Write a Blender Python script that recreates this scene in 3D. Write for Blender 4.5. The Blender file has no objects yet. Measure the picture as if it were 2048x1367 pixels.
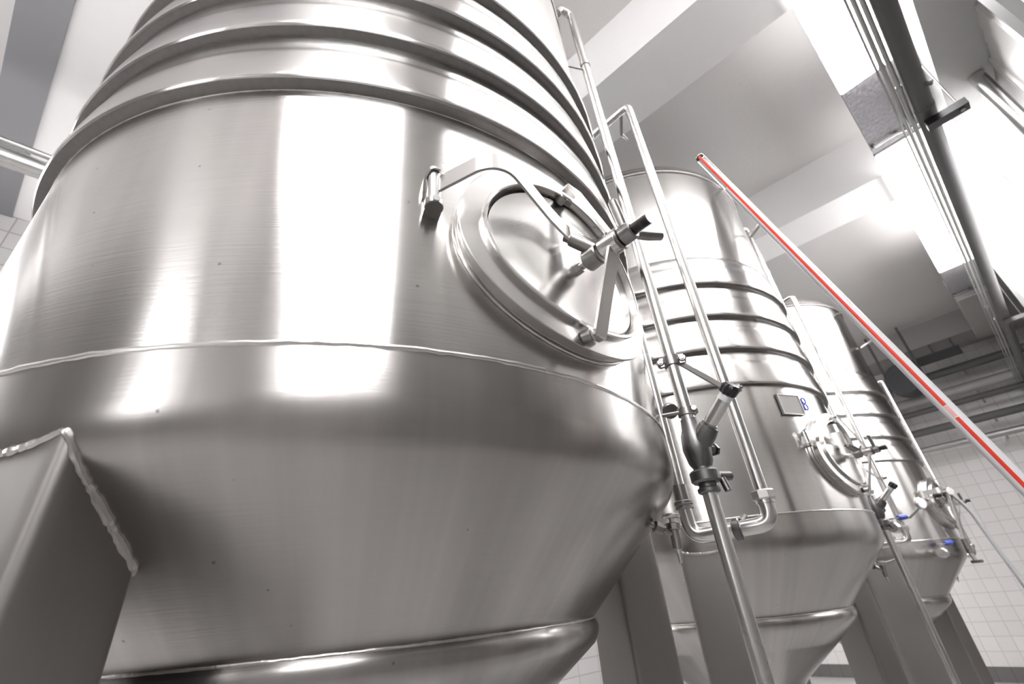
import bpy, bmesh, math, random
from mathutils import Vector, Matrix
random.seed(7)
PI = math.pi
H0 = 1.65                       # eye height above the floor
COL = bpy.context.scene.collection

# ------------------------------------------------------------------ materials
def newmat(name):
    m = bpy.data.materials.new(name); m.use_nodes = True
    nt = m.node_tree; return m, nt, nt.nodes['Principled BSDF']

def steel(name, base=(.60, .585, .57), rough=.27, aniso=.0, brush='z', bump=.06, blotch=.10, fine=260.0, streak=0.0, wave=.30):
    """brushed stainless: streaks run round the vertical axis ('ring') or are isotropic satin"""
    m, nt, b = newmat(name); N, L = nt.nodes.new, nt.links.new
    b.inputs['Metallic'].default_value = 1.0
    tc = N('ShaderNodeTexCoord')
    sep = N('ShaderNodeSeparateXYZ'); L(tc.outputs['Object'], sep.inputs[0])
    comb = N('ShaderNodeCombineXYZ')
    if brush == 'ring':
        at = N('ShaderNodeMath'); at.operation = 'ARCTAN2'
        L(sep.outputs['Y'], at.inputs[0]); L(sep.outputs['X'], at.inputs[1])
        mu = N('ShaderNodeMath'); mu.operation = 'MULTIPLY'; mu.inputs[1].default_value = 5.0
        L(at.outputs[0], mu.inputs[0])
        mz = N('ShaderNodeMath'); mz.operation = 'MULTIPLY'; mz.inputs[1].default_value = fine
        L(sep.outputs['Z'], mz.inputs[0])
        L(mu.outputs[0], comb.inputs[0]); L(mz.outputs[0], comb.inputs[2])
    else:
        for i, s in enumerate((fine, fine, fine * .08)):
            q = N('ShaderNodeMath'); q.operation = 'MULTIPLY'; q.inputs[1].default_value = s
            L(sep.outputs[i], q.inputs[0]); L(q.outputs[0], comb.inputs[i])
    n1 = N('ShaderNodeTexNoise'); n1.inputs['Scale'].default_value = 1.0; n1.inputs['Detail'].default_value = 3
    L(comb.outputs[0], n1.inputs['Vector'])
    n2 = N('ShaderNodeTexNoise'); n2.inputs['Scale'].default_value = 2.3; n2.inputs['Detail'].default_value = 4
    L(tc.outputs['Object'], n2.inputs['Vector'])
    # colour: slight cloudy mottling and brush lines
    mx = N('ShaderNodeMixRGB'); mx.blend_type = 'MIX'
    mx.inputs['Color1'].default_value = (*[c * (1 - blotch) for c in base], 1)
    mx.inputs['Color2'].default_value = (*[min(1, c * (1 + blotch)) for c in base], 1)
    ad = N('ShaderNodeMath'); ad.operation = 'MULTIPLY_ADD'; ad.inputs[1].default_value = .45
    L(n1.outputs['Fac'], ad.inputs[0])
    h = N('ShaderNodeMath'); h.operation = 'MULTIPLY'; h.inputs[1].default_value = .55
    L(n2.outputs['Fac'], h.inputs[0]); L(h.outputs[0], ad.inputs[2])
    L(ad.outputs[0], mx.inputs['Fac'])
    if streak > 0 and brush == 'ring':
        # dried run marks and faint streak reflections, both painted as narrow upright streaks
        cs = N('ShaderNodeCombineXYZ'); ms = N('ShaderNodeMath'); ms.operation = 'MULTIPLY'; ms.inputs[1].default_value = 22.0
        L(at.outputs[0], ms.inputs[0]); L(ms.outputs[0], cs.inputs[0])
        mz2 = N('ShaderNodeMath'); mz2.operation = 'MULTIPLY'; mz2.inputs[1].default_value = .8
        L(sep.outputs['Z'], mz2.inputs[0]); L(mz2.outputs[0], cs.inputs[2])
        ns = N('ShaderNodeTexNoise'); ns.inputs['Scale'].default_value = 1.0; ns.inputs['Detail'].default_value = 3
        L(cs.outputs[0], ns.inputs['Vector'])
        mr = N('ShaderNodeMapRange'); mr.inputs['From Min'].default_value = .35; mr.inputs['From Max'].default_value = .7
        mr.inputs['To Min'].default_value = 1 - streak; mr.inputs['To Max'].default_value = 1 + streak
        L(ns.outputs['Fac'], mr.inputs['Value'])
        vo = N('ShaderNodeTexVoronoi'); vo.inputs['Scale'].default_value = 15.0; L(tc.outputs['Object'], vo.inputs['Vector'])
        mv = N('ShaderNodeMapRange'); mv.inputs['From Min'].default_value = .03; mv.inputs['From Max'].default_value = .055
        mv.inputs['To Min'].default_value = .55; mv.inputs['To Max'].default_value = 1.0; L(vo.outputs['Distance'], mv.inputs['Value'])
        mm = N('ShaderNodeMath'); mm.operation = 'MULTIPLY'; L(mr.outputs[0], mm.inputs[0]); L(mv.outputs[0], mm.inputs[1])
        vm = N('ShaderNodeVectorMath'); vm.operation = 'SCALE'; L(mx.outputs[0], vm.inputs[0]); L(mm.outputs[0], vm.inputs['Scale'])
        L(vm.outputs[0], b.inputs['Base Color'])
    else: L(mx.outputs[0], b.inputs['Base Color'])
    rr = N('ShaderNodeMapRange'); rr.inputs['To Min'].default_value = rough * .82; rr.inputs['To Max'].default_value = rough * 1.2
    if aniso > 0: b.inputs['Roughness'].default_value = rough
    else: L(n2.outputs['Fac'], rr.inputs['Value']); L(rr.outputs[0], b.inputs['Roughness'])
    bp = N('ShaderNodeBump'); bp.inputs['Strength'].default_value = bump; bp.inputs['Distance'].default_value = .002
    L(n1.outputs['Fac'], bp.inputs['Height'])
    # long soft waviness of rolled sheet
    if brush == 'ring':
        n3 = N('ShaderNodeTexNoise'); n3.inputs['Scale'].default_value = 1.0; n3.inputs['Detail'].default_value = 1
        c3 = N('ShaderNodeCombineXYZ')
        m3 = N('ShaderNodeMath'); m3.operation = 'MULTIPLY'; m3.inputs[1].default_value = 2.0
        L(at.outputs[0], m3.inputs[0]); L(m3.outputs[0], c3.inputs[0]); L(sep.outputs['Z'], c3.inputs[2])
        L(c3.outputs[0], n3.inputs['Vector'])
        b3 = N('ShaderNodeBump'); b3.inputs['Strength'].default_value = wave; b3.inputs['Distance'].default_value = .012
        L(n3.outputs['Fac'], b3.inputs['Height']); L(b3.outputs[0], bp.inputs['Normal'])
    L(bp.outputs[0], b.inputs['Normal'])
    if aniso > 0:
        b.inputs['Anisotropic'].default_value = aniso
        b.inputs['Anisotropic Rotation'].default_value = .25
        tg = N('ShaderNodeTangent'); tg.direction_type = 'RADIAL'; tg.axis = 'Z'
        L(tg.outputs[0], b.inputs['Tangent'])
    return m

def plain(name, col, rough=.6, metal=0.0, noise=.06, scale=6.0, bump=0.0, bscale=40.0):
    m, nt, b = newmat(name); N, L = nt.nodes.new, nt.links.new
    b.inputs['Roughness'].default_value = rough; b.inputs['Metallic'].default_value = metal
    tc = N('ShaderNodeTexCoord'); n = N('ShaderNodeTexNoise'); n.inputs['Scale'].default_value = scale; n.inputs['Detail'].default_value = 5
    L(tc.outputs['Object'], n.inputs['Vector'])
    mx = N('ShaderNodeMixRGB')
    mx.inputs['Color1'].default_value = (*[c * (1 - noise) for c in col], 1)
    mx.inputs['Color2'].default_value = (*[min(1, c * (1 + noise)) for c in col], 1)
    L(n.outputs['Fac'], mx.inputs['Fac']); L(mx.outputs[0], b.inputs['Base Color'])
    if bump:
        n2 = N('ShaderNodeTexNoise'); n2.inputs['Scale'].default_value = bscale; n2.inputs['Detail'].default_value = 6
        L(tc.outputs['Object'], n2.inputs['Vector'])
        bp = N('ShaderNodeBump'); bp.inputs['Strength'].default_value = bump; bp.inputs['Distance'].default_value = .01
        L(n2.outputs['Fac'], bp.inputs['Height']); L(bp.outputs[0], b.inputs['Normal'])
    return m

def tiles(name, axes, col, grout, w, h, rough=.3, mortar=.012):
    m, nt, b = newmat(name); N, L = nt.nodes.new, nt.links.new
    b.inputs['Roughness'].default_value = rough
    tc = N('ShaderNodeTexCoord'); sep = N('ShaderNodeSeparateXYZ'); L(tc.outputs['Object'], sep.inputs[0])
    cb = N('ShaderNodeCombineXYZ'); L(sep.outputs[axes[0]], cb.inputs[0]); L(sep.outputs[axes[1]], cb.inputs[1])
    br = N('ShaderNodeTexBrick'); br.offset = 0.0; br.squash = 1.0
    br.inputs['Scale'].default_value = 1.0; br.inputs['Mortar Size'].default_value = mortar * .5
    br.inputs['Mortar Smooth'].default_value = .3
    br.inputs['Brick Width'].default_value = w; br.inputs['Row Height'].default_value = h
    br.inputs['Color1'].default_value = (*col, 1); br.inputs['Color2'].default_value = (*[c * .95 for c in col], 1)
    br.inputs['Mortar'].default_value = (*grout, 1)
    L(cb.outputs[0], br.inputs['Vector']); L(br.outputs['Color'], b.inputs['Base Color'])
    bp = N('ShaderNodeBump'); bp.inputs['Strength'].default_value = .3; bp.inputs['Distance'].default_value = .003; bp.invert = True
    L(br.outputs['Fac'], bp.inputs['Height']); L(bp.outputs[0], b.inputs['Normal'])
    return m

def emit(name, col, strength):
    m, nt, b = newmat(name)
    b.inputs['Base Color'].default_value = (.9, .9, .9, 1); b.inputs['Roughness'].default_value = .4
    b.inputs['Emission Color'].default_value = (*col, 1); b.inputs['Emission Strength'].default_value = strength
    return m

M = {}
M['shell'] = steel('brushed_shell_steel', (.58, .565, .55), .20, .93, 'ring', .10, .17, 190, streak=.03, wave=.22)
M['band'] = steel('brushed_band_steel', (.58, .565, .55), .20, .85, 'ring', .08, .14, 190, wave=.12)
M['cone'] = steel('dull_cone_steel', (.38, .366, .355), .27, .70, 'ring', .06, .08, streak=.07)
M['pipe'] = steel('satin_pipe_steel', (.60, .59, .58), .26, 0, 'z', .01, .06, 300)
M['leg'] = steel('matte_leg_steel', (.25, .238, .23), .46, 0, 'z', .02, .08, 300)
M['plate'] = steel('plate_steel', (.60, .585, .57), .27, 0, 'z', .015, .06, 320)
M['lid'] = steel('lid_steel', (.60, .59, .575), .24, 0, 'z', .012, .05, 320)
M['bead'] = steel('weld_steel', (.52, .50, .48), .30, 0, 'z', .5, .2, 120)
M['dark'] = steel('dark_cast_steel', (.17, .165, .165), .38, 0, 'z', .03, .2, 200)
M['bolt'] = steel('bolt_steel', (.28, .27, .265), .34, 0, 'z', .03, .15, 200)
M['lip_shade'] = steel('shade_dark_lip_steel', (.20, .19, .185), .42, 0, 'z', .2, .35, 60)  # dark tone paints in the shade under the band lips; rolled rim shares it
M['plaque'] = plain('plaque_grey', (.26, .25, .245), .6, .2, .05, 30)
M['black'] = plain('black_plastic', (.012, .012, .014), .35)
M['whiteplastic'] = plain('white_plastic', (.78, .78, .78), .3)
M['greypipe'] = plain('grey_painted_pipe', (.13, .125, .125), .55, 0, .1, 8)
M['conduit'] = plain('grey_conduit', (.42, .415, .41), .35, .6, .08, 9)
M['ceiling'] = plain('ceiling_plaster', (.68, .66, .65), .9, 0, .05, 1.2, .25, 25)
M['beam'] = plain('beam_paint', (.96, .95, .945), .85, 0, .04, 1.5, .2, 18)
M['white'] = plain('white_paint', (.82, .81, .80), .7, 0, .03, 2, .15, 25)
M['tile_end'] = tiles('tile_end', (1, 2), (.80, .78, .77), (.60, .575, .57), .20, .20)
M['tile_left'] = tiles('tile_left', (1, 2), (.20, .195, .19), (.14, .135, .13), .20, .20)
M['tile_pier'] = tiles('tile_pier', (1, 2), (.80, .79, .78), (.5, .48, .48), .40, .40)
M['tile_back'] = tiles('tile_back', (0, 2), (.62, .605, .60), (.38, .36, .36), .40, .165, .35)
M['tile_side'] = tiles('tile_side', (0, 2), (.48, .47, .46), (.36, .35, .35), .20, .20)
M['skirt'] = tiles('tile_skirt', (1, 2), (.16, .155, .15), (.10, .10, .10), .20, .20)
M['dado'] = tiles('tile_dado', (0, 2), (.17, .165, .165), (.12, .12, .12), .20, .20)
M['floor'] = tiles('tile_floor', (0, 1), (.52, .51, .50), (.40, .39, .38), .20, .20, .35)
M['sheet'] = steel('ribbed_sheet', (.78, .77, .76), .45, 0, 'z', .05, .06, 14)
M['rough'] = plain('rough_panel', (.40, .39, .41), .95, 0, .35, 30, 1.0, 34)
M['duct'] = plain('duct_paint', (.42, .41, .405), .6, .2, .06, 3)
M['slate'] = plain('slate_duct_paint', (.31, .31, .325), .6, .2, .06, 3)
M['louvre'] = plain('louvre_dark', (.06, .06, .065), .6)
M['frame'] = plain('window_frame_paint', (.7, .7, .7), .4)
M['light'] = emit('diffuser_lit', (1.0, .985, .985), 20.0)
M['top_glow'] = emit('added_top_glow', (1.0, .985, .985), 3.0)  # glow added on the lamp tops to brighten the ceiling
M['day'] = emit('daylight_pane', (1.0, .99, 1.0), 11.0)
M['day_side'] = emit('side_daylight_pane', (1.0, .99, 1.0), 7.0)
M['day_dim'] = emit('shaded_daylight_pane', (1.0, .99, 1.0), 4.0)
M['red'] = plain('red_enamel', (.80, .045, .02), .3, 0, .02)
M['redfade'] = plain('faded_red_enamel', (.82, .45, .42), .4, 0, .25, 60)
M['tube'] = plain('white_enamel_tube', (.82, .81, .83), .18, 0, .01)
M['blue'] = plain('blue_plastic', (.05, .08, .42), .35)
M['ink'] = plain('blue_ink', (.06, .08, .5), .8)
M['hose'] = plain('grey_hose', (.20, .20, .205), .45)
M['dial'] = plain('dial_face', (.75, .76, .86), .3)

# ------------------------------------------------------------------ mesh helpers
def finish(name, bm, mat, parent=None, ang=32, smooth=True):
    bmesh.ops.recalc_face_normals(bm, faces=bm.faces)
    me = bpy.data.meshes.new(name); bm.to_mesh(me); bm.free()
    if smooth:
        for p in me.polygons: p.use_smooth = True
        me.set_sharp_from_angle(angle=math.radians(ang))
    me.materials.append(mat)
    o = bpy.data.objects.new(name, me); COL.objects.link(o)
    if parent is not None: o.parent = parent
    return o

def tag(o, label=None, cat=None, group=None, kind=None):
    if label: o['label'] = label
    if cat: o['category'] = cat
    if group: o['group'] = group
    if kind: o['kind'] = kind
    return o

def thing(name, loc, label, cat, group=None):
    o = bpy.data.objects.new(name, None); COL.objects.link(o); o.location = loc; o.empty_display_size = .1
    return tag(o, label, cat, group)

def frame_of(d):
    d = d.normalized(); a = Vector((0, 0, 1)) if abs(d.z) < .9 else Vector((1, 0, 0))
    u = d.cross(a).normalized(); return u, d.cross(u).normalized()

def add_box(bm, c, s, rot=None):
    M4 = Matrix.Translation(Vector(c)) @ (rot.to_4x4() if rot else Matrix.Identity(4)) @ Matrix.Diagonal((s[0], s[1], s[2], 1))
    bmesh.ops.create_cube(bm, size=1.0, matrix=M4)

def box_to(bm, a, b):
    add_box(bm, [(a[i] + b[i]) / 2 for i in range(3)], [abs(b[i] - a[i]) for i in range(3)])

def add_ring_stack(bm, rings, cap0=True, cap1=True, closed=False):
    vs = [[bm.verts.new(p) for p in r] for r in rings]
    n = len(vs[0]); k = len(vs)
    for i in range(k if closed else k - 1):
        A, B = vs[i], vs[(i + 1) % k]
        for j in range(n):
            try: bm.faces.new((A[j], A[(j + 1) % n], B[(j + 1) % n], B[j]))
            except ValueError: pass
    if not closed:
        if cap0: bm.faces.new(vs[0][::-1])
        if cap1: bm.faces.new(vs[-1])

def smooth_path(pts, rad, seg=6):
    """round the corners of a polyline"""
    P = [Vector(p) for p in pts]; out = [P[0]]
    for i in range(1, len(P) - 1):
        a, b, c = P[i - 1], P[i], P[i + 1]
        d1 = (a - b); d2 = (c - b); r = min(rad, d1.length * .49, d2.length * .49)
        p0 = b + d1.normalized() * r; p2 = b + d2.normalized() * r
        for k in range(seg + 1):
            t = k / seg; out.append(p0 * (1 - t) ** 2 + b * 2 * t * (1 - t) + p2 * t ** 2)
    out.append(P[-1]); return out

def add_tube(bm, pts, r, n=16, radii=None, wob=0):
    P = [Vector(p) for p in pts]
    T = [(P[min(i + 1, len(P) - 1)] - P[max(i - 1, 0)]).normalized() for i in range(len(P))]
    u, v = frame_of(T[0]); rings = []
    for i, p in enumerate(P):
        if i:
            ax = T[i - 1].cross(T[i])
            if ax.length > 1e-6:
                R = Matrix.Rotation(T[i - 1].angle(T[i]), 3, ax.normalized()); u = R @ u; v = R @ v
        rr = (radii[i] if radii else r) * (1 + wob * random.uniform(-1, 1))
        rings.append([p + (u * math.cos(2 * PI * j / n) + v * math.sin(2 * PI * j / n)) * rr for j in range(n)])
    add_ring_stack(bm, rings)

def add_cyl(bm, a, b, r, r2=None, n=24, chamfer=0):
    a, b = Vector(a), Vector(b); r2 = r if r2 is None else r2
    if chamfer:
        d = (b - a).normalized() * chamfer
        add_tube(bm, [a, a + d, b - d, b], r, n, [r - chamfer, r, r2, r2 - chamfer])
    else: add_tube(bm, [a, b], r, n, [r, r2])

def add_lathe(bm, prof, n=128, c=(0, 0), cap=False):
    rings = [[Vector((c[0] + r * math.cos(2 * PI * j / n), c[1] + r * math.sin(2 * PI * j / n), z)) for j in range(n)] for r, z in prof]
    add_ring_stack(bm, rings, cap, cap)

def add_bar(bm, pts, width_dir, w, th):
    """flat bar: polyline swept, width along width_dir"""
    P = [Vector(p) for p in pts]; W = Vector(width_dir).normalized(); rings = []
    for i, p in enumerate(P):
        t0 = (P[i] - P[i - 1]).normalized() if i else (P[1] - P[0]).normalized()
        t1 = (P[i + 1] - P[i]).normalized() if i < len(P) - 1 else t0
        t = (t0 + t1).normalized(); nn = t.cross(W).normalized(); k = 1 / max(.5, nn.dot(t0.cross(W).normalized()))
        rings.append([p + W * (w / 2) + nn * (th / 2) * k, p - W * (w / 2) + nn * (th / 2) * k, p - W * (w / 2) - nn * (th / 2) * k, p + W * (w / 2) - nn * (th / 2) * k])
    add_ring_stack(bm, rings)

def part(name, fn, mat, parent, **k):
    bm = bmesh.new(); fn(bm); return finish(name, bm, mat, parent, **k)

def struct(name, fn, mat, parent=None, **k):
    o = part(name, fn, mat, parent, **k)
    if parent is None: o['kind'] = 'structure'
    return o

# ------------------------------------------------------------------ camera
cam_d = bpy.data.cameras.new('camera'); cam = bpy.data.objects.new('camera', cam_d); COL.objects.link(cam)
F = Vector((0.59447373, 0.63002109, 0.4996743)); R_ = Vector((0.75697704, -0.64809273, -0.0834361)); U_ = Vector((-0.27126878, -0.42784254, 0.8621856))
m3 = Matrix((R_, U_, -F)).transposed()
cam.matrix_world = Matrix.Translation((0, 0, H0)) @ m3.to_4x4()
cam_d.sensor_width = 36; cam_d.lens = 912.073 / 2048 * 36; cam_d.clip_start = .02
cam_d.dof.use_dof = True; cam_d.dof.focus_distance = 1.15; cam_d.dof.aperture_fstop = 3.5
bpy.context.scene.camera = cam

# ------------------------------------------------------------------ room
XE, XW, YB, ZC, ZB = 11.4, -5.6, 4.87, 3.87 + H0, 3.30 + H0
XJ, YR, YN = 4.15, -1.0, -1.75      # near right wall ends at XJ, niche wall at YN
th = .15
struct('floor', lambda b: box_to(b, (XW - th, YN - th, -.1), (XE + th, YB + th, 0)), M['floor'])
struct('ceiling', lambda b: box_to(b, (XW - th, YN - th, ZC), (XE + th, YB + th, ZC + .15)), M['ceiling'])
def holed(b, axis, pos, thick, lo, hi, z0, z1, holes):
    """wall slab with rectangular window holes; axis 0: wall plane X=pos, 1: Y=pos"""
    def bb(a0, a1, c0, c1):
        if a1 - a0 < 1e-4 or c1 - c0 < 1e-4: return
        if axis == 1: box_to(b, (a0, pos, c0), (a1, pos + thick, c1))
        else: box_to(b, (pos, a0, c0), (pos + thick, a1, c1))
    cur = lo
    for (a0, a1, c0, c1) in sorted(holes):
        bb(cur, a0, z0, z1); bb(a0, a1, z0, c0); bb(a0, a1, c1, z1); cur = a1
    bb(cur, hi, z0, z1)
W1 = (-1.95, -.30, H0 + 1.32, H0 + 3.25)       # window in the near right wall
W2 = (-.85, .50, H0 + .4, H0 + 3.6)           # window in the left end wall
W3 = (4.6, 6.7, H0 + 1.1, H0 + 3.3)            # window in the niche
W4 = (-4.9, -3.2, H0 + .9, H0 + 3.1)          # window in the back wall
struct('wall_right', lambda b: (holed(b, 1, YR - th, th, XW, XJ, 0, ZC, [W1]), box_to(b, (XJ - th, YN, 0), (XJ, YR - th, ZC)),
                                holed(b, 1, YN - th, th, XJ - th, XE, 0, ZC, [W3])), M['tile_side'], smooth=False)
struct('trim_1', lambda b: box_to(b, (-2.25, YR + .001, H0 + .95), (XJ, YR + .09, H0 + 1.30)), M['dado'], smooth=False)
struct('wall_end', lambda b: box_to(b, (XE, YN, 0), (XE + th, YB, ZC)), M['tile_end'], smooth=False)
struct('baseboard_end', lambda b: box_to(b, (XE - .012, YN, 0), (XE - .0005, YB, .2)), M['skirt'], smooth=False)
struct('wall_left', lambda b: holed(b, 0, XW - th, th, YR, YB, 0, ZC, [W2]), M['tile_left'], smooth=False)
struct('wall_back', lambda b: holed(b, 1, YB, th, XW, XE, 0, ZC, [W4]), M['tile_back'], smooth=False)

def window(n, axis, pos, W, depth, inward, mull=2, pane='day'):
    fr = bpy.data.objects.new('window_%d' % n, None); COL.objects.link(fr); fr['kind'] = 'structure'
    def P(a, c, d): return (a, pos + d, c) if axis == 1 else (pos + d, a, c)
    a0, a1, c0, c1 = W
    def frame(b):
        f = .05
        for (x0, x1, y0, y1) in ((a0, a1, c0, c0 + f), (a0, a1, c1 - f, c1), (a0, a0 + f, c0, c1), (a1 - f, a1, c0, c1)):
            box_to(b, P(x0, y0, 0), P(x1, y1, inward * .05))
        for k in range(1, mull):
            xm = a0 + (a1 - a0) * k / mull; box_to(b, P(xm - .02, c0 + f, 0), P(xm + .02, c1 - f, inward * .045))
    part('window_frame', frame, M['frame'], fr, smooth=False)
    part('pane', lambda b: box_to(b, P(a0 + .02, c0 + .02, inward * .012), P(a1 - .02, c1 - .02, inward * .02)), M[pane], fr, smooth=False)
window(1, 1, YR - .12, W1, 0, 1, 1)
window(2, 0, XW - .12, W2, 0, 1, 2, 'day_dim')
window(3, 1, YN - .12, W3, 0, 1, 3, 'day_side')
window(4, 1, YB + .12, W4, 0, -1, 2)

# ceiling beams, skewed about six degrees to the tank row
bn = Vector((0.99428812, 0.1067293, 0)); bt = Vector((-bn.y, bn.x, 0))
def beam(d0, d1):
    def f(b):
        def pt(d, Y): return Vector((d / bn.x - bn.y / bn.x * Y, Y, 0))
        lo = [pt(d0, YN), pt(d1, YN), pt(d1, YB), pt(d0, YB)]
        add_ring_stack(b, [[v + Vector((0, 0, ZB)) for v in lo], [v + Vector((0, 0, ZC)) for v in lo]])
    return f
zb = 3.30
for i, k in enumerate((-4, -3, -2, -1, 0, 1)):
    s = .629 + .842 * k
    struct('trim_%d' % (i + 2), beam(s * zb, (s + .155) * zb), M['beam'], smooth=False)
struct('trim_8', lambda b: box_to(b, (7.0, YN, 0), (7.5, -.685, ZC)), M['tile_pier'], smooth=False)
struct('trim_9', lambda b: box_to(b, (-.6, YR + .002, H0 + 2.98), (5.1, -.72, ZC)), M['white'], smooth=False)
struct('trim_10', lambda b: box_to(b, (10.6, -1.7, H0 + 3.45), (11.39, 4.86, ZC)), M['duct'], smooth=False)

t = thing('air_duct', (0, 0, 0), 'dark grey flat duct running along the ceiling beam in the top left corner', 'duct')
part('duct_body', lambda b: beam(-.93, -.705)(b), M['slate'], t, smooth=False)
for v in t.children[0].data.vertices:
    v.co.z = H0 + 3.285 if v.co.z < ZB + .1 else ZC - .001
    v.co.y = max(v.co.y, -.15) if v.co.y < 0 else v.co.y
# ------------------------------------------------------------------ lights and the strip between them
def luminaire(x0, x1, label, y=-.47, z=3.25, grp='luminaires along the aisle'):
    t = thing('ceiling_light', ((x0 + x1) / 2, y, H0 + z), label, 'light', grp)
    L = (x1 - x0) / 2; w = .225
    part('housing', lambda b: (box_to(b, (-L, -w, 0), (L, -w + .008, .03)), box_to(b, (-L, w - .008, 0), (L, w, .03)), box_to(b, (-L, -w, 0), (-L + .01, w, .03)), box_to(b, (L - .01, -w, 0), (L, w, .03))), M['white'], t, smooth=False)
    part('diffuser', lambda b: box_to(b, (-L + .01, -w + .009, -.008), (L - .01, w - .009, .02)), M['light'], t, smooth=False)
    part('added_glow_top', lambda b: box_to(b, (-L + .01, -w + .009, .0205), (L - .01, w - .009, .029)), M['top_glow'], t, smooth=False)
    for q in (-.75, .75):
        part('hanger', lambda b: box_to(b, (q * L - .02, -.02, .024), (q * L + .02, .02, 3.86 - z)), M['white'], t, smooth=False)
luminaire(.50, 3.57, 'long lit ceiling light nearest the camera, at the top of the photo')
luminaire(4.50, 7.43, 'long lit ceiling light farther down the aisle beside the four pipes')
luminaire(-1.95, -.45, 'short lit ceiling light behind the camera, mirrored in the big tank')
for q, (xa, lb) in enumerate(((-.7, 'long unseen light added behind the nearest tank by the back wall'), (3.0, 'long unseen light added behind the second tank by the back wall'), (6.7, 'long unseen light added behind the third tank by the back wall'))):
    luminaire(xa, xa + 3.2, lb, 4.1, 2.35, 'added luminaires behind the tanks')  # unseen lamps added behind the tanks to brighten the ceiling
def panel(x0, x1, label):
    t = thing('ceiling_panel', ((x0 + x1) / 2, -.47, H0 + 3.262), label, 'panel')
    L = (x1 - x0) / 2 - .02
    part('rough_board', lambda b: box_to(b, (-L, -.22, 0), (L, .22, .05)), M['rough'], t, smooth=False)
    def rod(b):
        add_tube(b, [(L - .10, -.20, -.03), (L - .10, -.05, -.03), (L - .13, .03, -.03), (L - .13, .2, -.03)], .012, 8)
        for y in (-.2, -.05, .03, .2): add_cyl(b, (L - .115, y, -.03), (L - .115, y, .01), .014, n=8)
    part('clamp_rod', rod, M['bolt'], t)
    part('hanger', lambda b: (box_to(b, (-.03, -.03, .05), (.03, .03, .605))), M['duct'], t, smooth=False)
panel(3.57, 4.50, 'rough grey ceiling board between the two lit ceiling lights')
panel(7.43, 8.45, 'rough grey ceiling board past the farther lit light')
t = thing('air_duct', (9.3, -.45, H0 + 3.25), 'square grey air duct hung in line beyond the lit ceiling lights', 'duct')
part('duct_body', lambda b: box_to(b, (-.75, -.2, 0), (1.25, .17, .3)), M['duct'], t, smooth=False)
part('end_collar', lambda b: (box_to(b, (-.80, -.22, -.02), (-.75, .19, .32))), M['white'], t, smooth=False)
for q in (-.5, .9):
    part('hanger', lambda b: box_to(b, (q, -.02, .3), (q + .04, .02, .62)), M['duct'], t, smooth=False)

# ------------------------------------------------------------------ aisle pipes (run along X)
ZP = H0 + 2.5
def runpipe(y, r, label, mat, joints, jr, z=ZP, name='ceiling_pipe', x0=XW, x1=XE, grp=None, hang=()):
    t = thing(name, (0, y, z), label, 'pipe', grp)
    part('pipe_run', lambda b: add_cyl(b, (x0, 0, 0), (x1, 0, 0), r, n=24), M[mat], t)
    for xj in joints:
        part('pipe_coupling', lambda b: add_cyl(b, (xj - .018, 0, 0), (xj + .018, 0, 0), r * jr, n=20, chamfer=.003), M['conduit'] if r < .03 else M[mat], t)
    return t
runpipe(-.376, .006, 'thinnest conduit, leftmost of the four aisle pipes under the lights', 'conduit', (2.0, 6.2), 1.5)
runpipe(-.403, .0115, 'thin conduit second from the left beneath the lights', 'conduit', (2.745, 7.1), 1.35)
runpipe(-.434, .0125, 'thin conduit lying right beside the thick dark pipe', 'conduit', (2.99, 7.6), 1.35)
mp = runpipe(-.506, .050, 'thick dark grey pipe running the length of the aisle', 'greypipe', (3.27, 8.2), 1.06)
part('stub_joint', lambda b: (add_cyl(b, (3.05, -.03, -.03), (3.05, -.06, -.05), .016, n=12)), M['greypipe'], mp)
for xb in (-1.2, 3.37, 7.6):
    t = thing('pipe_bracket', (xb, -.5, ZP - .066), {3.37: 'black bracket arm under the thick dark pipe, near the lit ceiling light', 7.6: 'dark bracket arm under the thick pipe in front of the white pier', -1.2: 'dark bracket arm under the thick pipe behind the camera'}[xb], 'bracket', None)
    part('bracket_arm', lambda b: box_to(b, (-.035, -.175, -.035), (.035, .03, .014)), M['black'] if xb == 3.37 else M['greypipe'], t, smooth=False)
    part('hanging_rod', lambda b: (add_cyl(b, (0, -.14, .01), (0, -.14, .54), .006, n=8), add_cyl(b, (0, -.14, -.03), (0, -.14, -.042), .014, n=6)), M['bolt'], t)
# vertical pipe on the right wall and panel seams
t = thing('downpipe', (3.92, -.905, 0), 'vertical grey steel pipe standing against the right wall, top right corner', 'pipe')
part('pipe_run', lambda b: add_cyl(b, (0, 0, 0), (0, 0, H0 + 3.86), .046, n=28), M['pipe'], t)
for q in (3.6, 2.4):
    part('wall_clip', lambda b: box_to(b, (-.06, -.085, q), (.06, .0, q + .04)), M['bolt'], t, smooth=False)
def sheet(b):
    # upright folded sheets with shallow steps
    x = 1.9; k = 0
    while x < 3.85:
        d = (.010, .022, .014, .03, .018)[k % 5]; w = (.17, .23, .12, .2, .15)[k % 5]
        box_to(b, (x, YR + .001, 1.4), (min(x + w, 3.86), YR + d, H0 + 2.97)); x += w; k += 1
struct('trim_11', sheet, M['sheet'], smooth=False)
t = thing('cable_channel', (2.75, -.87, 0), 'dark grey upright cable channel on the right wall, cut by the top right corner', 'channel')
part('channel_body', lambda b: box_to(b, (-.06, -.030, 0.0), (.06, .02, H0 + 2.9)), M['greypipe'], t, smooth=False)

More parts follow.
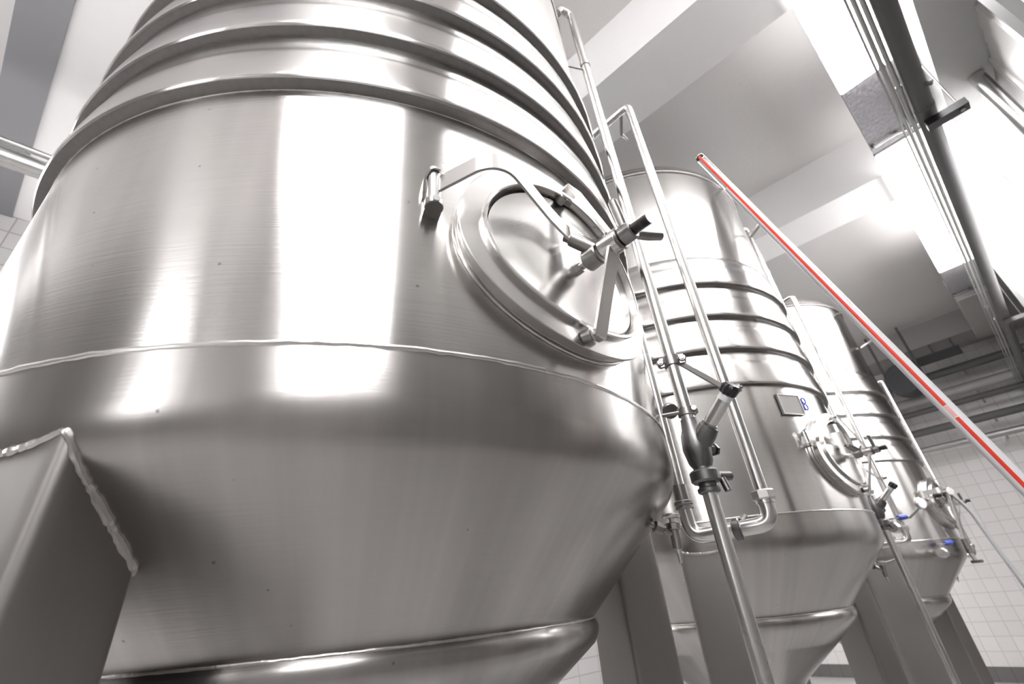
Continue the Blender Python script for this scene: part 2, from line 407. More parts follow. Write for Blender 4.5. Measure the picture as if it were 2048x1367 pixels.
# big pipe behind the tanks on the left
t = thing('supply_pipe', (0, 3.5, H0 + 2.8), 'thick steel pipe coming in from the left behind the big tank', 'pipe')
part('pipe_run', lambda b: add_cyl(b, (XW, 0, 0), (XE, 0, 0), .064, n=28), M['pipe'], t)
for q in (-4.2, 1.0, 5.0, 9.0):
    part('hanger', lambda b: (add_cyl(b, (q - .02, 0, 0), (q + .02, 0, 0), .07, n=24), add_cyl(b, (q, -.066, 0), (q, -.066, 1.069), .008, n=8)), M['bolt'], t)
t = thing('supply_pipe', (0, 3.5, H0 + 2.93), 'slim steel pipe lying along the top of the thick pipe at left', 'pipe')
part('pipe_run', lambda b: add_cyl(b, (XW, 0, 0), (XE, 0, 0), .022, n=20), M['pipe'], t)

# far wall services
far = [(2.98, .07, 'greypipe', 'dark pipe crossing the far end wall just below the grey soffit'),
       (2.62, .085, 'duct', 'pale pipe crossing the far end wall, second from the top'),
       (2.42, .05, 'greypipe', 'dark pipe crossing the far end wall, third from the top'),
       (2.08, .065, 'greypipe', 'dark pipe crossing the far end wall, second from the bottom'),
       (1.78, .055, 'conduit', 'lowest pale pipe crossing the far end wall')]
for z, r, mt, lb in far:
    t = thing('cross_pipe', (10.9, 0, H0 + z), lb, 'pipe')
    part('pipe_run', lambda b: add_cyl(b, (0, -1.6, 0), (0, 3.2, 0), r, n=16), M[mt], t)
    for y in (-1.0, .1, 1.3, 3):
        part('wall_clip', lambda b: box_to(b, (0, y, -.02), (.5, y + .03, .02)), M['duct'], t, smooth=False)
t = thing('vent_grille', (10.57, .33, H0 + 3.19), 'dark slatted vent grille hanging at the far end of the aisle', 'vent')
part('grille_frame', lambda b: box_to(b, (0, -.34, -.08), (.03, .34, .08)), M['louvre'], t, smooth=False)
for q in (-.06, -.03, 0, .03, .055):
    part('slat', lambda b: box_to(b, (-.012, -.32, q), (.001, .32, q + .008)), M['greypipe'], t, smooth=False)
for q in (-.01, -.3):
    part('hanger', lambda b: box_to(b, (.04, q, -.05), (.06, q + .035, .255)), M['greypipe'], t, smooth=False)
t = thing('extractor_fan', (10.3, .86, H0 + 2.88), 'round dark extractor fan drum hanging at the far end above the last tank', 'fan')
part('drum', lambda b: add_cyl(b, (-.15, 0, 0), (.25, 0, 0), .28, n=32, chamfer=.03), M['louvre'], t)
for q in (.25, -.25):
    part('drop_rod', lambda b: add_cyl(b, (.05, q, .05), (.05, q, .98), .022, n=10), M['greypipe'], t)
part('junction_box', lambda b: box_to(b, (-.1, .28, -.2), (.1, .42, -.05)), M['conduit'], t, smooth=False)

# ------------------------------------------------------------------ tanks
KR = .12; A45 = PI / 4
zc = -.044 + (1 - .708)                     # where the cone meets the shell line
ztop = zc + KR * math.tan(A45 / 2)
def knuckle():
    pts = []
    for k in range(9):
        a = A45 * k / 8; pts.append((1 - KR + KR * math.cos(a), ztop - KR * math.sin(a)))
    return pts
KN = knuckle()
def zsurf(rho):
    pr = KN + [(.708, -.044), (.58, -.16), (.36, -.33), (.1, -.58)]
    if rho >= 1: return ztop
    for (r0, z0), (r1, z1) in zip(pr, pr[1:]):
        if r1 <= rho <= r0: return z1 + (z0 - z1) * (rho - r1) / max(1e-9, r0 - r1)
    return pr[-1][1]
RIBS = (1.033, 1.254, 1.478, 1.714)

def make_tank(T, sc, off, legs, label, mw_s, ladder_up, plate):
    t = thing('fermentation_tank', (T[0], T[1], 0), label, 'tank', 'conical steel tanks in a row')
    zf = lambda z: sc * z + off + H0
    top = zf(2.79)
    part('shell', lambda b: add_lathe(b, [(1.0, zf(.379)), (1.0, zf(.7)), (1.0, zf(1.1)), (1.0, zf(1.94)), (1.0, zf(2.3)), (1.0, top - .05), (.995, top - .02)], 192), M['shell'], t)
    part('rolled_rim', lambda b: add_lathe(b, [(.998, top - .052), (1.006, top - .05), (1.012, top - .035), (1.010, top - .015), (1.0, top - .008), (.99, top - .01)], 160), M['lip_shade'], t, ang=60)
    dome = [(1.0, top - .03), (1.002, top - .005)] + [(.97 * math.cos(a) + .02, top + .02 + .20 * math.sin(a)) for a in [PI / 2 * k / 10 for k in range(0, 11)]]
    part('dome', lambda b: add_lathe(b, dome[:-1] + [(.02, top + .22)], 128), M['band'], t)
    for i, z in enumerate(RIBS):
        zn = RIBS[i + 1] if i < 3 else 1.945
        h = zn - z
        pr = [(1.029, z + .0045), (1.033, z + .008), (1.035, z + .014), (1.0345, z + .024), (1.031, z + .050), (1.0265, z + .085), (1.020, z + .125), (1.0165, z + .142), (1.013, z + .150), (1.011, z + .158), (1.0085, z + .180), (1.004, z + h - .004), (.998, z + h + .001)]
        cb = part('cooling_band', lambda b: add_lathe(b, [(1 + (r - 1) * .83, zf(q)) for r, q in pr], 192), M['band'], t, ang=40)
        part('band_lip_shade', lambda b: add_lathe(b, [(1 + (r - 1) * .83, zf(q)) for r, q in ((.995, z - .001), (1.002, z - .0015), (1.012, z + .0005), (1.024, z + .0025), (1.029, z + .0046), (1.027, z + .007))], 192), M['lip_shade'], cb, ang=60)  # underside shade painted in as a dark ring
    def bead(b, r, z, w, n=300):
        pts = []
        rings = []
        for j in range(n):
            a = 2 * PI * j / n; ww = w * random.uniform(.8, 1.2); zz = z + random.uniform(-1, 1) * w * .22
            cx, sx = math.cos(a), math.sin(a)
            rings.append([Vector(((r + ww * .7 * math.cos(q)) * cx, (r + ww * .7 * math.cos(q)) * sx, zz + ww * math.sin(q))) for q in [2 * PI * k / 8 for k in range(8)]])
        add_ring_stack(b, rings, closed=True)
    part('weld_seam', lambda b: bead(b, 1.0, zf(.379), .0046), M['plate'], t)
    for z in RIBS:
        part('weld_seam', lambda b: bead(b, 1.0, zf(z), .003, 360), M['bead'], t)
    cone = [(1.0, zf(.379)), (1.0, zf(.34))] + [(r, zf(z)) for r, z in KN] + [(.9, zf(.9 - .752)), (.8, zf(.8 - .752)), (.708, zf(-.044))]
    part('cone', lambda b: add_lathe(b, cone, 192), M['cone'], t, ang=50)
    jack = [(.700, zf(-.036)), (.716, zf(-.052)), (.719, zf(-.064)), (.716, zf(-.080)), (.704, zf(-.100)), (.60, zf(-.178)), (.592, zf(-.186)), (.588, zf(-.188)), (.36, zf(-.352)), (.352, zf(-.362)), (.13, zf(-.56)), (.12, zf(-.60))]
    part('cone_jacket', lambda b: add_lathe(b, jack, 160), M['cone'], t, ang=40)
    part('weld_seam', lambda b: bead(b, .708, zf(-.044), .004), M['bead'], t)
    # bottom outlet
    zo = zf(-.60)
    part('outlet_pipe', lambda b: (add_cyl(b, (0, 0, zo + .04), (0, 0, zo - .05), .11, n=32), add_cyl(b, (0, 0, zo - .05), (0, 0, zo - .09), .14, n=32, chamfer=.006),
                                   add_tube(b, smooth_path([(0, 0, zo - .09), (0, 0, zo - .30), (.1, -.35, zo - .30)], .1), .05, 20)), M['pipe'], t)
    # legs
    for c in legs:
        a = math.radians(c); n = Vector((math.cos(a), math.sin(a), 0)); s = Vector((-n.y, n.x, 0))
        ro, ri, hw, rr = .987, .83, .135, .014
        plan = []
        for (cr, cs, a0) in ((ro - rr, hw - rr, 0), (ri + rr, hw - rr, 90), (ri + rr, -hw + rr, 180), (ro - rr, -hw + rr, 270)):
            for k in range(5):
                q = math.radians(a0 + 90 * k / 4); plan.append((cr + rr * math.cos(q), cs + rr * math.sin(q)))
        # subdivide long edges
        full = []
        for i in range(len(plan)):
            p, q = plan[i], plan[(i + 1) % len(plan)]; d = math.dist(p, q); m_ = max(1, int(d / .02))
            for k in range(m_): full.append((p[0] + (q[0] - p[0]) * k / m_, p[1] + (q[1] - p[1]) * k / m_))
        def leg(b):
            r0, r1 = [], []
            for (pr_, ps) in full:
                v = n * pr_ + s * ps; z = zf(zsurf(math.hypot(pr_, ps)) + .012)
                r0.append(Vector((v.x, v.y, 0.0))); r1.append(Vector((v.x, v.y, z)))
            add_ring_stack(b, [r0, r1], True, False)
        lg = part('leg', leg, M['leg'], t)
        def weld(b):
            pts = []
            for (pr_, ps) in full:
                if pr_ < ri + .02 and abs(ps) < hw - .02: continue
                v = n * pr_ + s * ps; pts.append(Vector((v.x, v.y, zf(zsurf(math.hypot(pr_, ps))))) )
            # order starts on the first side; split at the inner gap
            k0 = max(range(len(pts)), key=lambda i: (pts[i] - pts[i - 1]).length)
            pts = pts[k0:] + pts[:k0]
            P2 = []
            for i in range(len(pts) - 1):
                m_ = max(1, int((pts[i + 1] - pts[i]).length / .006))
                for k in range(m_): P2.append(pts[i].lerp(pts[i + 1], k / m_))
            add_tube(b, P2, .0065, 8, wob=.28)
        part('weld_seam', weld, M['bead'], lg)
        part('foot_plate', lambda b: box_to(b, (n.x * .895 - .14, n.y * .895 - .14, 0), (n.x * .895 + .14, n.y * .895 + .14, .012)), M['leg'], lg, smooth=False)
    # ---------------- manway (oval, its pad rolled to the shell)
    C = Vector((.004 + mw_s, -1.0, zf(.668)))
    def Pc(s_, o_, z_):
        a = C.x + s_; return Vector(((1 + o_) * math.sin(a), -(1 + o_) * math.cos(a), C.z + z_))
    def Pm(s_, o_, z_): return Vector((C.x + s_ + .006, -1.0 - o_, C.z - .017 + z_))
    def ell(a, bq, o_, n=96): return [Pc(a * math.cos(2 * PI * j / n), o_, bq * math.sin(2 * PI * j / n)) for j in range(n)]
    def frame(b):
        seq = [(.284, .233, -.01), (.284, .233, .030), (.291, .240, .0305), (.291, .240, .0385), (.289, .238, .040), (.243, .190, .040), (.243, .190, .005), (.10, .08, .0)]
        add_ring_stack(b, [ell(a, q, o_) for a, q, o_ in seq], False, True)
    mf = part('manway_frame', frame, M['plate'], t, ang=25)
    def lip(b):
        seq = [(.245, .193, .030), (.245, .193, .050), (.243, .191, .053), (.238, .186, .053), (.236, .184, .050), (.236, .184, .004), (.245, .193, .004)]
        add_ring_stack(b, [ell(a, q, o_) for a, q, o_ in seq], closed=True)
    part('rim', lip, M['plate'], mf, ang=25)
    part('weld_seam', lambda b: add_tube(b, ell(.286, .235, .003) + ell(.286, .235, .003)[:1], .004, 8, wob=.2), M['bead'], mf)
    def lid(b):
        seq = [(.228, .176, .006), (.230, .178, .030), (.228, .176, .034), (.212, .160, .030), (.16, .12, .030), (.08, .06, .031), (.02, .015, .032)]
        add_ring_stack(b, [ell(a, q, o_, 96) for a, q, o_ in seq], True, True)
    ld = part('manway_lid', lid, M['lid'], t, ang=30)
    part('lid_bolt', lambda b: (add_cyl(b, Pm(0, .028, 0), Pm(0, .046, 0), .015, n=6), add_cyl(b, Pm(0, .04, 0), Pm(0, .085, 0), .010, n=16)), M['plate'], ld)
    part('lid_block', lambda b: (add_cyl(b, Pm(0, .062, 0), Pm(0, .100, 0), .026, n=24, chamfer=.003), add_cyl(b, Pm(-.040, .058, .052), Pm(-.004, .092, .012), .017, n=20, chamfer=.003),
                                  add_cyl(b, Pm(-.048, .050, .060), Pm(-.034, .063, .046), .012, n=6), add_cyl(b, Pm(.0, .1, .02), Pm(.004, .11, .038), .006, n=6)), M['bolt'], ld)
    def arm(b):
        pts = smooth_path([Pc(-.330, .030, .078), Pm(-.292, .078, .105), Pm(-.245, .094, .112), Pm(-.095, .058, .090), Pm(-.045, .062, .058)], .026, 6)
        add_bar(b, pts, (0.05, 0, 1), .044, .006)
    part('hinge_arm', arm, M['plate'], ld)
    hb = part('hinge_bracket', lambda b: (add_cyl(b, Pc(-.334, .024, .018), Pc(-.334, .024, .036), .019, n=24, chamfer=.002), add_bar(b, [Pc(-.334, -.01, .027), Pc(-.334, .026, .027)], (1, 0, 0), .036, .014)), M['bolt'], t)
    part('hinge_strap', lambda b: add_bar(b, smooth_path([Pc(-.352, -.005, .06), Pc(-.354, .018, .095), Pc(-.344, .036, .112), Pc(-.325, .036, .110)], .02, 5), (.3, 1, 0), .022, .005), M['plate'], hb)
    part('hinge_pin', lambda b: (add_cyl(b, Pc(-.334, .026, .036), Pc(-.334, .026, .106), .0145, n=20), add_cyl(b, Pc(-.334, .045, .024), Pc(-.334, .048, .024), .008, n=12)), M['pipe'], hb)
    def yoke(b):
        add_bar(b, [Pm(-.010, .044, -.195), Pm(-.010, .062, -.195), Pm(-.004, .136, -.018)], (1, 0, 0), .036, .006)
        add_bar(b, [Pm(.004, .044, .235), Pm(.004, .066, .235), Pm(.0, .136, .018)], (1, 0, 0), .046, .006)
    yk = part('yoke_bar', yoke, M['plate'], t)
    part('yoke_foot', lambda b: (add_cyl(b, Pm(-.036, .038, -.198), Pm(-.030, .060, -.198), .014, n=20, chamfer=.002)), M['bolt'], yk)
    part('yoke_foot', lambda b: (add_cyl(b, Pm(-.030, .036, .190), Pm(-.030, .058, .194), .011, n=20, chamfer=.002), add_cyl(b, Pm(-.03, .046, .190), Pm(.0, .046, .196), .007, n=10)), M['bolt'], yk)
    part('yoke_hub', lambda b: add_cyl(b, Pm(0, .106, 0), Pm(0, .155, 0), .026, n=28, chamfer=.004), M['plate'], yk)
    nut = part('hand_nut', lambda b: (add_cyl(b, Pm(0, .154, 0), Pm(0, .159, 0), .027, n=28, chamfer=.002), add_cyl(b, Pm(0, .159, 0), Pm(0, .190, 0), .021, n=28, chamfer=.003)), M['bolt'], t)
    part('spoke', lambda b: (add_tube(b, [Pm(-.006, .172, .010), Pm(-.016, .172, .05), Pm(-.024, .172, .078), Pm(-.025, .172, .083)], .0105, 14, [.0095, .0105, .010, .006])), M['bolt'], nut)
    part('spoke', lambda b: (add_tube(b, [Pm(.012, .175, .004), Pm(.050, .190, .008), Pm(.084, .204, .014), Pm(.088, .206, .014)], .009, 14, [.0095, .0105, .0095, .005])), M['bolt'], nut)
    def thread(b):
        o_ = .189; seq = []
        while o_ < .226:
            seq += [(.0135, o_), (.0112, o_ + .0012)]; o_ += .0026
        add_tube(b, [Pm(0, o2, 0) for _, o2 in seq], .01, 20, [r for r, _ in seq])
    part('threaded_rod', thread, M['bolt'], nut, ang=10)
    if plate:
        a0 = math.radians(-111.5); n = Vector((math.cos(a0), math.sin(a0), 0)); s = Vector((-n.y, n.x, 0)); R3 = Matrix((s, n, Vector((0, 0, 1)))).transposed()
        pz = H0 + .885
        np_ = part('name_plate', lambda b: (add_box(b, n * 1.006 + Vector((0, 0, pz)), (.17, .012, .125), R3)), M['plaque'], t, smooth=False)
        part('plate_border', lambda b: [add_box(b, n * 1.013 + s * dx + Vector((0, 0, pz + dz)), (w, .004, h), R3) for dx, dz, w, h in ((0, .06, .17, .006), (0, -.06, .17, .006), (.082, 0, .006, .125), (-.082, 0, .006, .125))], M['bolt'], np_, smooth=False)
        def eight(b):
            for cz in (.030, -.010):
                c0 = n * 1.001 + s * .128 + Vector((0, 0, pz + .005 + cz))
                add_tube(b, [c0 + s * (.014 * math.cos(q)) + Vector((0, 0, .019 * math.sin(q))) for q in [2 * PI * k / 16 for k in range(17)]], .0048, 6)
        part('marking', eight, M['ink'], t)
    if ladder_up:
        # spray pipe stub that leaves the shell near the top
        a0 = math.radians(-96); n = Vector((math.cos(a0), math.sin(a0), 0)); s = Vector((-n.y, n.x, 0))
        zt = zf(2.70)
        p = [n * .98 + s * 0 + Vector((0, 0, zt)), n * 1.10 + Vector((0, 0, zt)), n * 1.17 + s * .10 + Vector((0, 0, zt - .42)), n * 1.0 + s * .20 + Vector((0, 0, zt - .42))]
        part('pipe_bracket', lambda b: add_bar(b, p, s, .03, .012), M['pipe'], t)
    return t

T1 = (0.6767, 1.5201); T2 = (3.3022, 1.7229); T3 = (6.30, 1.775)
make_tank(T1, 1.0, 0.0, (-145, -25, 95), 'nearest and biggest looking conical steel tank with oval manway, filling the left of the photo', 0.0, False, False)
make_tank(T2, 1.086, -.115, (-153.5, -33.5, 86.5), 'second steel tank in the row, with a grey name plate and blue pen marks', -.06, True, True)
make_tank(T3, 1.086, -.205, (-150, -30, 90), 'third and farthest steel tank in the row, nearest the far end wall', -.06, True, False)

# ------------------------------------------------------------------ pipes hanging beside each tank
def standpipe(dx, dy, dz, label, grp, full):
    x, y = 1.28 + dx, .62 + dy
    t = thing('standpipe', (x, y, 0), label, 'pipe', grp)
    Z = lambda z: z + dz + H0
    r = .0205
    part('upper_pipe', lambda b: (add_tube(b, smooth_path([(0, 0, Z(.42)), (0, 0, Z(2.85)), (-.075, .02, Z(2.85)), (-.085, .03, Z(2.80))], .05, 8), r, 20), add_cyl(b, (0, 0, Z(2.33)), (0, 0, Z(2.36)), r + .004, n=20)), M['pipe'], t)
    if full: part('lower_pipe', lambda b: add_cyl(b, (0, 0, 0.0), (0, 0, Z(.235)), r, n=24), M['pipe'], t)
    part('stay_rod', lambda b: add_cyl(b, (0, 0, Z(2.30)), (-.10, .05, Z(2.30)), .005, n=8), M['bolt'], t)
    cl = part('pipe_clamp', lambda b: (add_cyl(b, (0, 0, Z(.620)), (0, 0, Z(.652)), r + .006, n=20), add_box(b, (-.004, -.004, Z(.636)), (.075, .012, .030), Matrix.Rotation(math.radians(-62), 3, 'Z')),
                                        ), M['bolt'], t)
    rz = Matrix.Rotation(math.radians(-62), 3, 'Z'); e = rz @ Vector((1, 0, 0)); f = rz @ Vector((0, 1, 0))
    for q in (-.034, .034):
        part('clamp_bolt', lambda b: (add_cyl(b, e * q + f * -.016 + Vector((0, 0, Z(.636))), e * q + f * .016 + Vector((0, 0, Z(.636))), .0115, n=20, chamfer=.003), add_cyl(b, e * q + f * -.02 + Vector((0, 0, Z(.636))), e * q + f * -.016 + Vector((0, 0, Z(.636))), .006, n=6)), M['bolt'], cl)
    tgt = Vector((1.515 - 1.28 - .028, .573 - .62 - .01, Z(.566)))
    br = part('brace_bar', lambda b: add_bar(b, [e * .02 + Vector((0, 0, Z(.63))), tgt], (0, 0, 1), .022, .006), M['bolt'], t)
    part('brace_eye', lambda b: (add_cyl(b, tgt + Vector((.035, -.035, 0)), tgt + Vector((.028, -.012, 0)), .014, n=16, chamfer=.002), add_cyl(b, tgt + Vector((.037, -.04, 0)), tgt + Vector((.035, -.035, 0)), .006, n=6)), M['bolt'], br)
    # pipe saddle, small lever and disc
    part('saddle_clamp', lambda b: (add_cyl(b, (0, 0, Z(.452)), (0, 0, Z(.474)), r + .006, n=20), add_cyl(b, (.02, -.02, Z(.462)), (-.01, -.032, Z(.466)), .008, n=12)), M['bolt'], t)
    part('lever', lambda b: (add_tube(b, [(-.01, -.01, Z(.462)), (-.038, .06, Z(.466))], .006, 12), add_cyl(b, (.045, .072, Z(.50)), (.055, .08, Z(.51)), .026, n=24, chamfer=.002)), M['bolt'], t)
    # angle seat valve
    vb = part('valve_body', lambda b: (add_tube(b, [(0, 0, Z(.44)), (0, 0, Z(.41)), (0, 0, Z(.39)), (0, 0, Z(.35)), (0, 0, Z(.31)), (0, 0, Z(.295))], .03, 20, [.024, .028, .036, .040, .034, .026]),
                                       add_tube(b, [(0, 0, Z(.35)), (0, -.04, Z(.385)), (-.0, -.055, Z(.40))], .026, 18, [.030, .030, .027]),
                                       add_cyl(b, (.0, 0, Z(.36)), (.06, -.02, Z(.35)), .012, n=12), add_cyl(b, (.06, -.02, Z(.35)), (.068, -.022, Z(.35)), .018, n=6)), M['dark'], t)
    d = (Vector((1.263 - 1.28, .477 - .62, .491)) - Vector((0, -.03, .405))); d.normalize()
    base = Vector((0, -.045, Z(.395))); 
    part('valve_collar', lambda b: (add_cyl(b, base, base + d * .012, .026, n=24, chamfer=.002), add_cyl(b, base + d * .012, base + d * .022, .022, n=24)), M['bolt'], vb)
    part('actuator_tube', lambda b: add_cyl(b, base + d * .015, base + d * .100, .0190, n=28), M['plate'], vb)
    part('white_ring', lambda b: add_cyl(b, base + d * .098, base + d * .118, .0196, n=28, chamfer=.002), M['whiteplastic'], vb)
    def knob(b):
        u, v = frame_of(d); rings = []
        for (k, rr) in ((.116, .016), (.120, .022), (.142, .024), (.150, .019), (.152, .010)):
            rings.append([base + d * k + (u * math.cos(2 * PI * j / 48) + v * math.sin(2 * PI * j / 48)) * rr * (1 + .09 * math.cos(8 * 2 * PI * j / 48)) for j in range(48)])
        add_ring_stack(b, rings)
    part('knob', knob, M['black'], vb)
    # union below the valve
    un = part('union_clamp', lambda b: (add_cyl(b, (0, 0, Z(.225)), (0, 0, Z(.24)), .030, n=24, chamfer=.003), add_cyl(b, (0, 0, Z(.24)), (0, 0, Z(.252)), .024, n=24),
                                        add_cyl(b, (0, 0, Z(.252)), (0, 0, Z(.288)), .040, n=28, chamfer=.006), add_cyl(b, (0, 0, Z(.288)), (0, 0, Z(.30)), .026, n=24)), M['dark'], t)
    part('wing_screw', lambda b: (add_cyl(b, (.03, -.02, Z(.27)), (.082, -.035, Z(.272)), .013, n=18, chamfer=.003), add_cyl(b, (.035, -.03, Z(.262)), (.035, -.038, Z(.226)), .010, n=12)), M['dark'], un)
    return t

def pipeloop(dx, dy, dz, label, grp):
    ax, ay = 1.515 + dx, .573 + dy
    t = thing('pipe_loop', (ax, ay, 0), label, 'pipe', grp)
    Z = lambda z: z + dz + H0
    bx, by = -.065, .227; r = .0195
    part('front_riser', lambda b: add_cyl(b, (0, 0, Z(.235)), (0, 0, Z(2.09)), r, n=24), M['pipe'], t)
    part('rear_riser', lambda b: add_cyl(b, (bx, by, Z(.30)), (bx, by, Z(2.30)), r, n=24), M['pipe'], t)
    part('top_bend', lambda b: add_tube(b, smooth_path([(0, 0, Z(2.08)), (0, 0, Z(2.17)), (bx * .93, by * .93, Z(2.10))], .06, 10), r, 20), M['pipe'], t)
    part('end_coupling', lambda b: (add_tube(b, [(bx * .93, by * .93, Z(2.10)), (bx, by, Z(2.097))], r + .006, 16), add_cyl(b, (bx, by, Z(2.07)), (bx, by, Z(2.13)), r + .008, n=16)), M['bolt'], t)
    part('bottom_bend', lambda b: add_tube(b, smooth_path([(0, 0, Z(.23)), (0, 0, Z(.148)), (bx, by, Z(.138)), (bx - .0, by + .0, Z(.24))], .062, 10), r + .003, 24), M['pipe'], t)
    part('hex_nut', lambda b: (add_cyl(b, (0, 0, Z(.212)), (0, 0, Z(.240)), .034, n=8, chamfer=.004), add_cyl(b, (0, 0, Z(.202)), (0, 0, Z(.212)), .026, n=20)), M['plate'], t)
    part('ferrule', lambda b: (add_cyl(b, (bx, by, Z(.225)), (bx, by, Z(.235)), .029, n=24, chamfer=.002), add_cyl(b, (bx, by, Z(.238)), (bx, by, Z(.25)), .030, n=24, chamfer=.002), add_cyl(b, (bx, by, Z(.25)), (bx, by, Z(.30)), .024, n=24)), M['bolt'], t)
    m = Vector((bx * .42, by * .42, Z(.144))); ax_ = Vector((bx, by, 0)).normalized()
    gc = part('joint_clamp', lambda b: (add_cyl(b, m - ax_ * .012, m + ax_ * .012, .033, n=24, chamfer=.004)), M['dark'], t)
    part('clamp_bolt', lambda b: (add_cyl(b, m + Vector((0.02, -.01, .022)) - ax_ * .0, m + Vector((.035, -.02, .036)), .010, n=8)), M['plate'], gc)
    # hook bracket at the top
    part('hook', lambda b: add_bar(b, [(-.02, .03, Z(2.155)), (.10, .12, Z(2.16)), (.115, .10, Z(2.10))], (0, 0, 1), .02, .012), M['conduit'], t)
    return t
o2 = (2.645, .195); o3 = (5.64, .25)
standpipe(0, 0, 0, 'tall steel standpipe with black knobbed angle valve beside the nearest tank', 'standpipes with angle valves', True)
standpipe(o2[0], o2[1], .0, 'steel standpipe and valve beside the second tank, seen past its right edge', 'standpipes with angle valves', True)
pipeloop(0, 0, 0, 'steel pipe loop with a bend at the bottom, just right of the nearest tank', 'pipe loops beside the tanks')
pipeloop(o2[0] + .03, o2[1], .01, 'steel pipe loop to the right of the second tank, behind the red striped tube', 'pipe loops beside the tanks')
pipeloop(o3[0], o3[1], -.08, 'small looking steel pipe loop right of the third tank', 'pipe loops beside the tanks')

def sample_valve(p, q, label, grp):
    """p: point on the cone, q: tee"""
    t = thing('sample_valve', p, label, 'valve', grp)
    p = Vector(p); d = Vector(q) - p; 
    u = Vector((-.01, .02, -1)).normalized()
    part('stem', lambda b: (add_cyl(b, (-d) * .35, d, .0065, n=14), add_cyl(b, -d * .45, -d * .1, .014, n=14, chamfer=.002)), M['bolt'], t)
    part('union_nut', lambda b: add_cyl(b, d * .18, d * .5, .0155, n=8, chamfer=.002), M['bolt'], t)
    part('valve_body', lambda b: (add_cyl(b, d - u * .020, d + u * .036, .0125, n=20, chamfer=.002), add_cyl(b, d - u * .030, d - u * .012, .019, n=10, chamfer=.002)), M['bolt'], t)
    part('nozzle', lambda b: (add_cyl(b, d + u * .034, d + u * .044, .009, n=14), add_cyl(b, d + u * .044, d + u * .068, .0062, .005, n=14)), M['plate'], t)
    part('hand_wheel', lambda b: (add_cyl(b, d - u * .052, d - u * .042, .024, n=28, chamfer=.003), add_cyl(b, d - u * .045, d - u * .028, .008, n=12)), M['plate'], t)
sample_valve((1.128, .733, H0 + .158), (1.188, .702, H0 + .128), 'small sample valve with hand wheel on the nearest tank cone', 'sample valves under the tanks')
sample_valve((3.76, .935, H0 + .03), (3.84, .90, H0 + .0), 'small sample valve on the second tank cone', 'sample valves under the tanks')
sample_valve((6.84, 1.06, H0 - .06), (6.93, 1.03, H0 - .10), 'small sample valve under the third, farthest tank', 'sample valves under the tanks')

# blue handled ball valves between the second and third tank
def ball_valve(p, label, s=1.0):
    t = thing('ball_valve', p, label, 'valve', 'blue handled ball valves')
    part('valve_body', lambda b: (add_cyl(b, (-.05 * s, 0, 0), (.05 * s, 0, 0), .018 * s, n=16), add_tube(b, [(-.02 * s, 0, 0), (0, 0, 0), (.02 * s, 0, 0)], .03 * s, 16, [.02 * s, .032 * s, .02 * s]),
                                  add_cyl(b, (.05 * s, 0, 0), (.062 * s, 0, 0), .028 * s, n=8), add_cyl(b, (-.062 * s, 0, 0), (-.05 * s, 0, 0), .028 * s, n=8)), M['plate'], t)
    part('handle', lambda b: (add_cyl(b, (0, 0, .02 * s), (0, 0, .05 * s), .008 * s, n=10), add_bar(b, [(0, 0, .05 * s), (.06 * s, -.03 * s, .055 * s)], (0, 1, 0), .02 * s, .008 * s)), M['plate'], t)
    part('handle_grip', lambda b: add_tube(b, [(.055 * s, -.028 * s, .055 * s), (.07 * s, -.035 * s, .056 * s), (.115 * s, -.056 * s, .06 * s)], .016 * s, 12, [.012 * s, .017 * s, .015 * s]), M['blue'], t)
    return t
ball_valve((4.02, .78, H0 + .235), 'blue handled ball valve on the pipes right of the second tank', 1.1)
ball_valve((5.72, .86, H0 + .09), 'blue handled ball valve low on the third tank, farther away', 1.3)
# pressure gauge on third tank
t = thing('pressure_gauge', (5.66, .845, H0 + .50), 'small round pressure gauge with a pale dial on the third tank', 'gauge')
nd = Vector((-.55, -.80, -.1)).normalized()
part('gauge_case', lambda b: add_cyl(b, (0, 0, 0), nd * .035, .05, n=28, chamfer=.004), M['plate'], t)
part('dial', lambda b: add_cyl(b, nd * .034, nd * .038, .043, n=28), M['dial'], t)
part('gauge_stem', lambda b: add_cyl(b, (0, 0, -.03), (.06, .12, -.10), .01, n=12), M['bolt'], t)

# hose and hanging drain valve at the third tank
t = thing('hose', (6.5, .70, 0), 'thin grey hose hanging off the third tank valve toward the right edge', 'hose')
hp = [(-.25, .04, H0 + .60), (-.33, -.05, H0 + .585), (-.53, -.14, H0 + .402), (-1.0, -.21, H0 + .13), (-1.72, -.313, H0 - .148), (-2.3, -.40, H0 - .6), (-2.6, -.45, .3), (-2.4, -.6, .016), (-1.5, -.75, .016)]
part('hose_run', lambda b: add_tube(b, smooth_path(hp, .3, 8), .016, 14), M['hose'], t)
part('hose_fitting', lambda b: (add_cyl(b, hp[0], (-.33, -.05, H0 + .586), .026, n=16, chamfer=.003)), M['dark'], t)
t = thing('drain_valve', (6.163, .66, H0 + .60), 'slender hanging drain pipe with a T handled valve, in front of the tiled end wall', 'valve')
part('drop_pipe', lambda b: add_tube(b, [(0, 0, 0), (0, .02, -.12), (-.006, .067, -.41)], .020, 14, [.028, .024, .017]), M['pipe'], t)
part('valve_body', lambda b: (add_cyl(b, (-.006, .07, -.41), (-.006, .072, -.53), .024, n=16), add_cyl(b, (-.04, .06, -.44), (.03, .08, -.44), .012, n=12), add_cyl(b, (-.045, .055, -.50), (.05, .085, -.50), .012, n=12)), M['bolt'], t)
part('nozzle', lambda b: add_cyl(b, (-.006, .073, -.53), (-.005, .066, -.59), .017, n=16), M['plate'], t)
part('tee_handle', lambda b: add_cyl(b, (-.03, .02, -.60), (.04, .10, -.60), .013, n=12), M['bolt'], t)
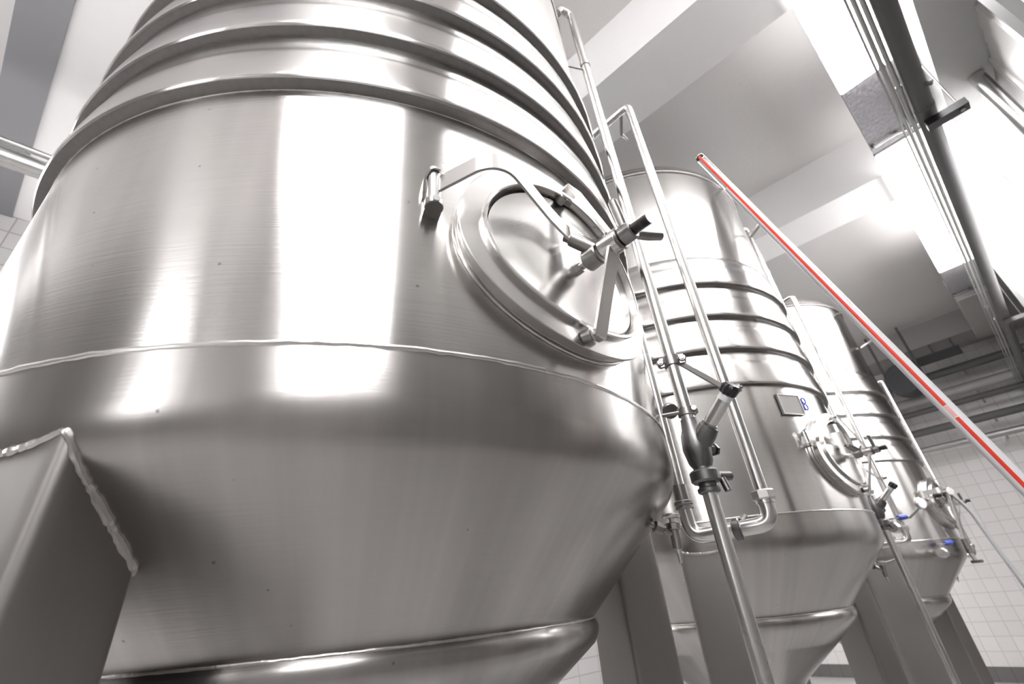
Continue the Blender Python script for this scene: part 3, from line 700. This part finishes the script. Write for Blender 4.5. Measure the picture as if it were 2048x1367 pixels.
part('support_arm', lambda b: (add_cyl(b, (.0, 0, 0), (.33, .20, -.0), .016, n=12), add_cyl(b, (-.03, -.02, 0), (.03, .02, .0), .034, n=16, chamfer=.003)), M['plate'], t)

# ------------------------------------------------------------------ leaning tube with the red stripe
M['glass'], _nt, _b = newmat('clear_glass')
_b.inputs['Transmission Weight'].default_value = 1.0; _b.inputs['Roughness'].default_value = .03; _b.inputs['IOR'].default_value = 1.15
_b.inputs['Base Color'].default_value = (.93, .93, .95, 1)
A = Vector((1.195, .285, H0 + 1.220)); Bq = Vector((1.311, .0315, H0 + .116))
dT = (Bq - A).normalized(); LT = (A.z - .01) / -dT.z
t = thing('level_tube', A, 'long white glass tube with a red stripe, slanting across the right half', 'tube')
TR = .0137
part('clear_end', lambda b: add_cyl(b, (0, 0, 0), dT * .17, TR, n=28, chamfer=.001), M['glass'], t)
part('end_cap', lambda b: add_cyl(b, -dT * .004, (0, 0, 0), TR * .95, n=28), M['bolt'], t)
part('tube_body', lambda b: add_cyl(b, dT * .17, dT * LT, TR, n=32), M['tube'], t)
sd = (Vector((0, 0, H0)) - (A + dT * .5)); sd = (sd - dT * sd.dot(dT)).normalized()      # the side that carries the stripe
def stripe(b, k0, k1, inner=0):
    v = dT.cross(sd).normalized(); rr = TR + .0004 if not inner else TR * .9
    rings = []
    for k in (k0, k1):
        ring = []
        for q in (-.25, -.12, 0, .12, .25): ring.append(dT * k + sd * rr * math.cos(q) + v * rr * math.sin(q))
        for q in (.25, 0, -.25): ring.append(dT * k + sd * rr * .93 * math.cos(q) + v * rr * .93 * math.sin(q))
        rings.append(ring)
    add_ring_stack(b, rings)
part('stripe', lambda b: (stripe(b, .004, .963), stripe(b, .992, LT)), M['red'], t)
part('faded_stripe', lambda b: stripe(b, .965, .990), M['redfade'], t)

# ------------------------------------------------------------------ world and view
w = bpy.data.worlds.new('world'); bpy.context.scene.world = w; w.use_nodes = True
w.node_tree.nodes['Background'].inputs[0].default_value = (.9, .9, 1, 1); w.node_tree.nodes['Background'].inputs[1].default_value = .3
sc = bpy.context.scene
sc.view_settings.view_transform = 'Standard'; sc.view_settings.look = 'None'; sc.view_settings.gamma = 1; sc.view_settings.use_curve_mapping = False
sc.view_settings.exposure = 0.36
sc.cycles.max_bounces = 8; sc.cycles.diffuse_bounces = 4; sc.cycles.glossy_bounces = 5; sc.cycles.transmission_bounces = 6
sc.cycles.use_denoising = True; sc.cycles.caustics_reflective = False; sc.cycles.caustics_refractive = False
sc.cycles.sample_clamp_indirect = 8
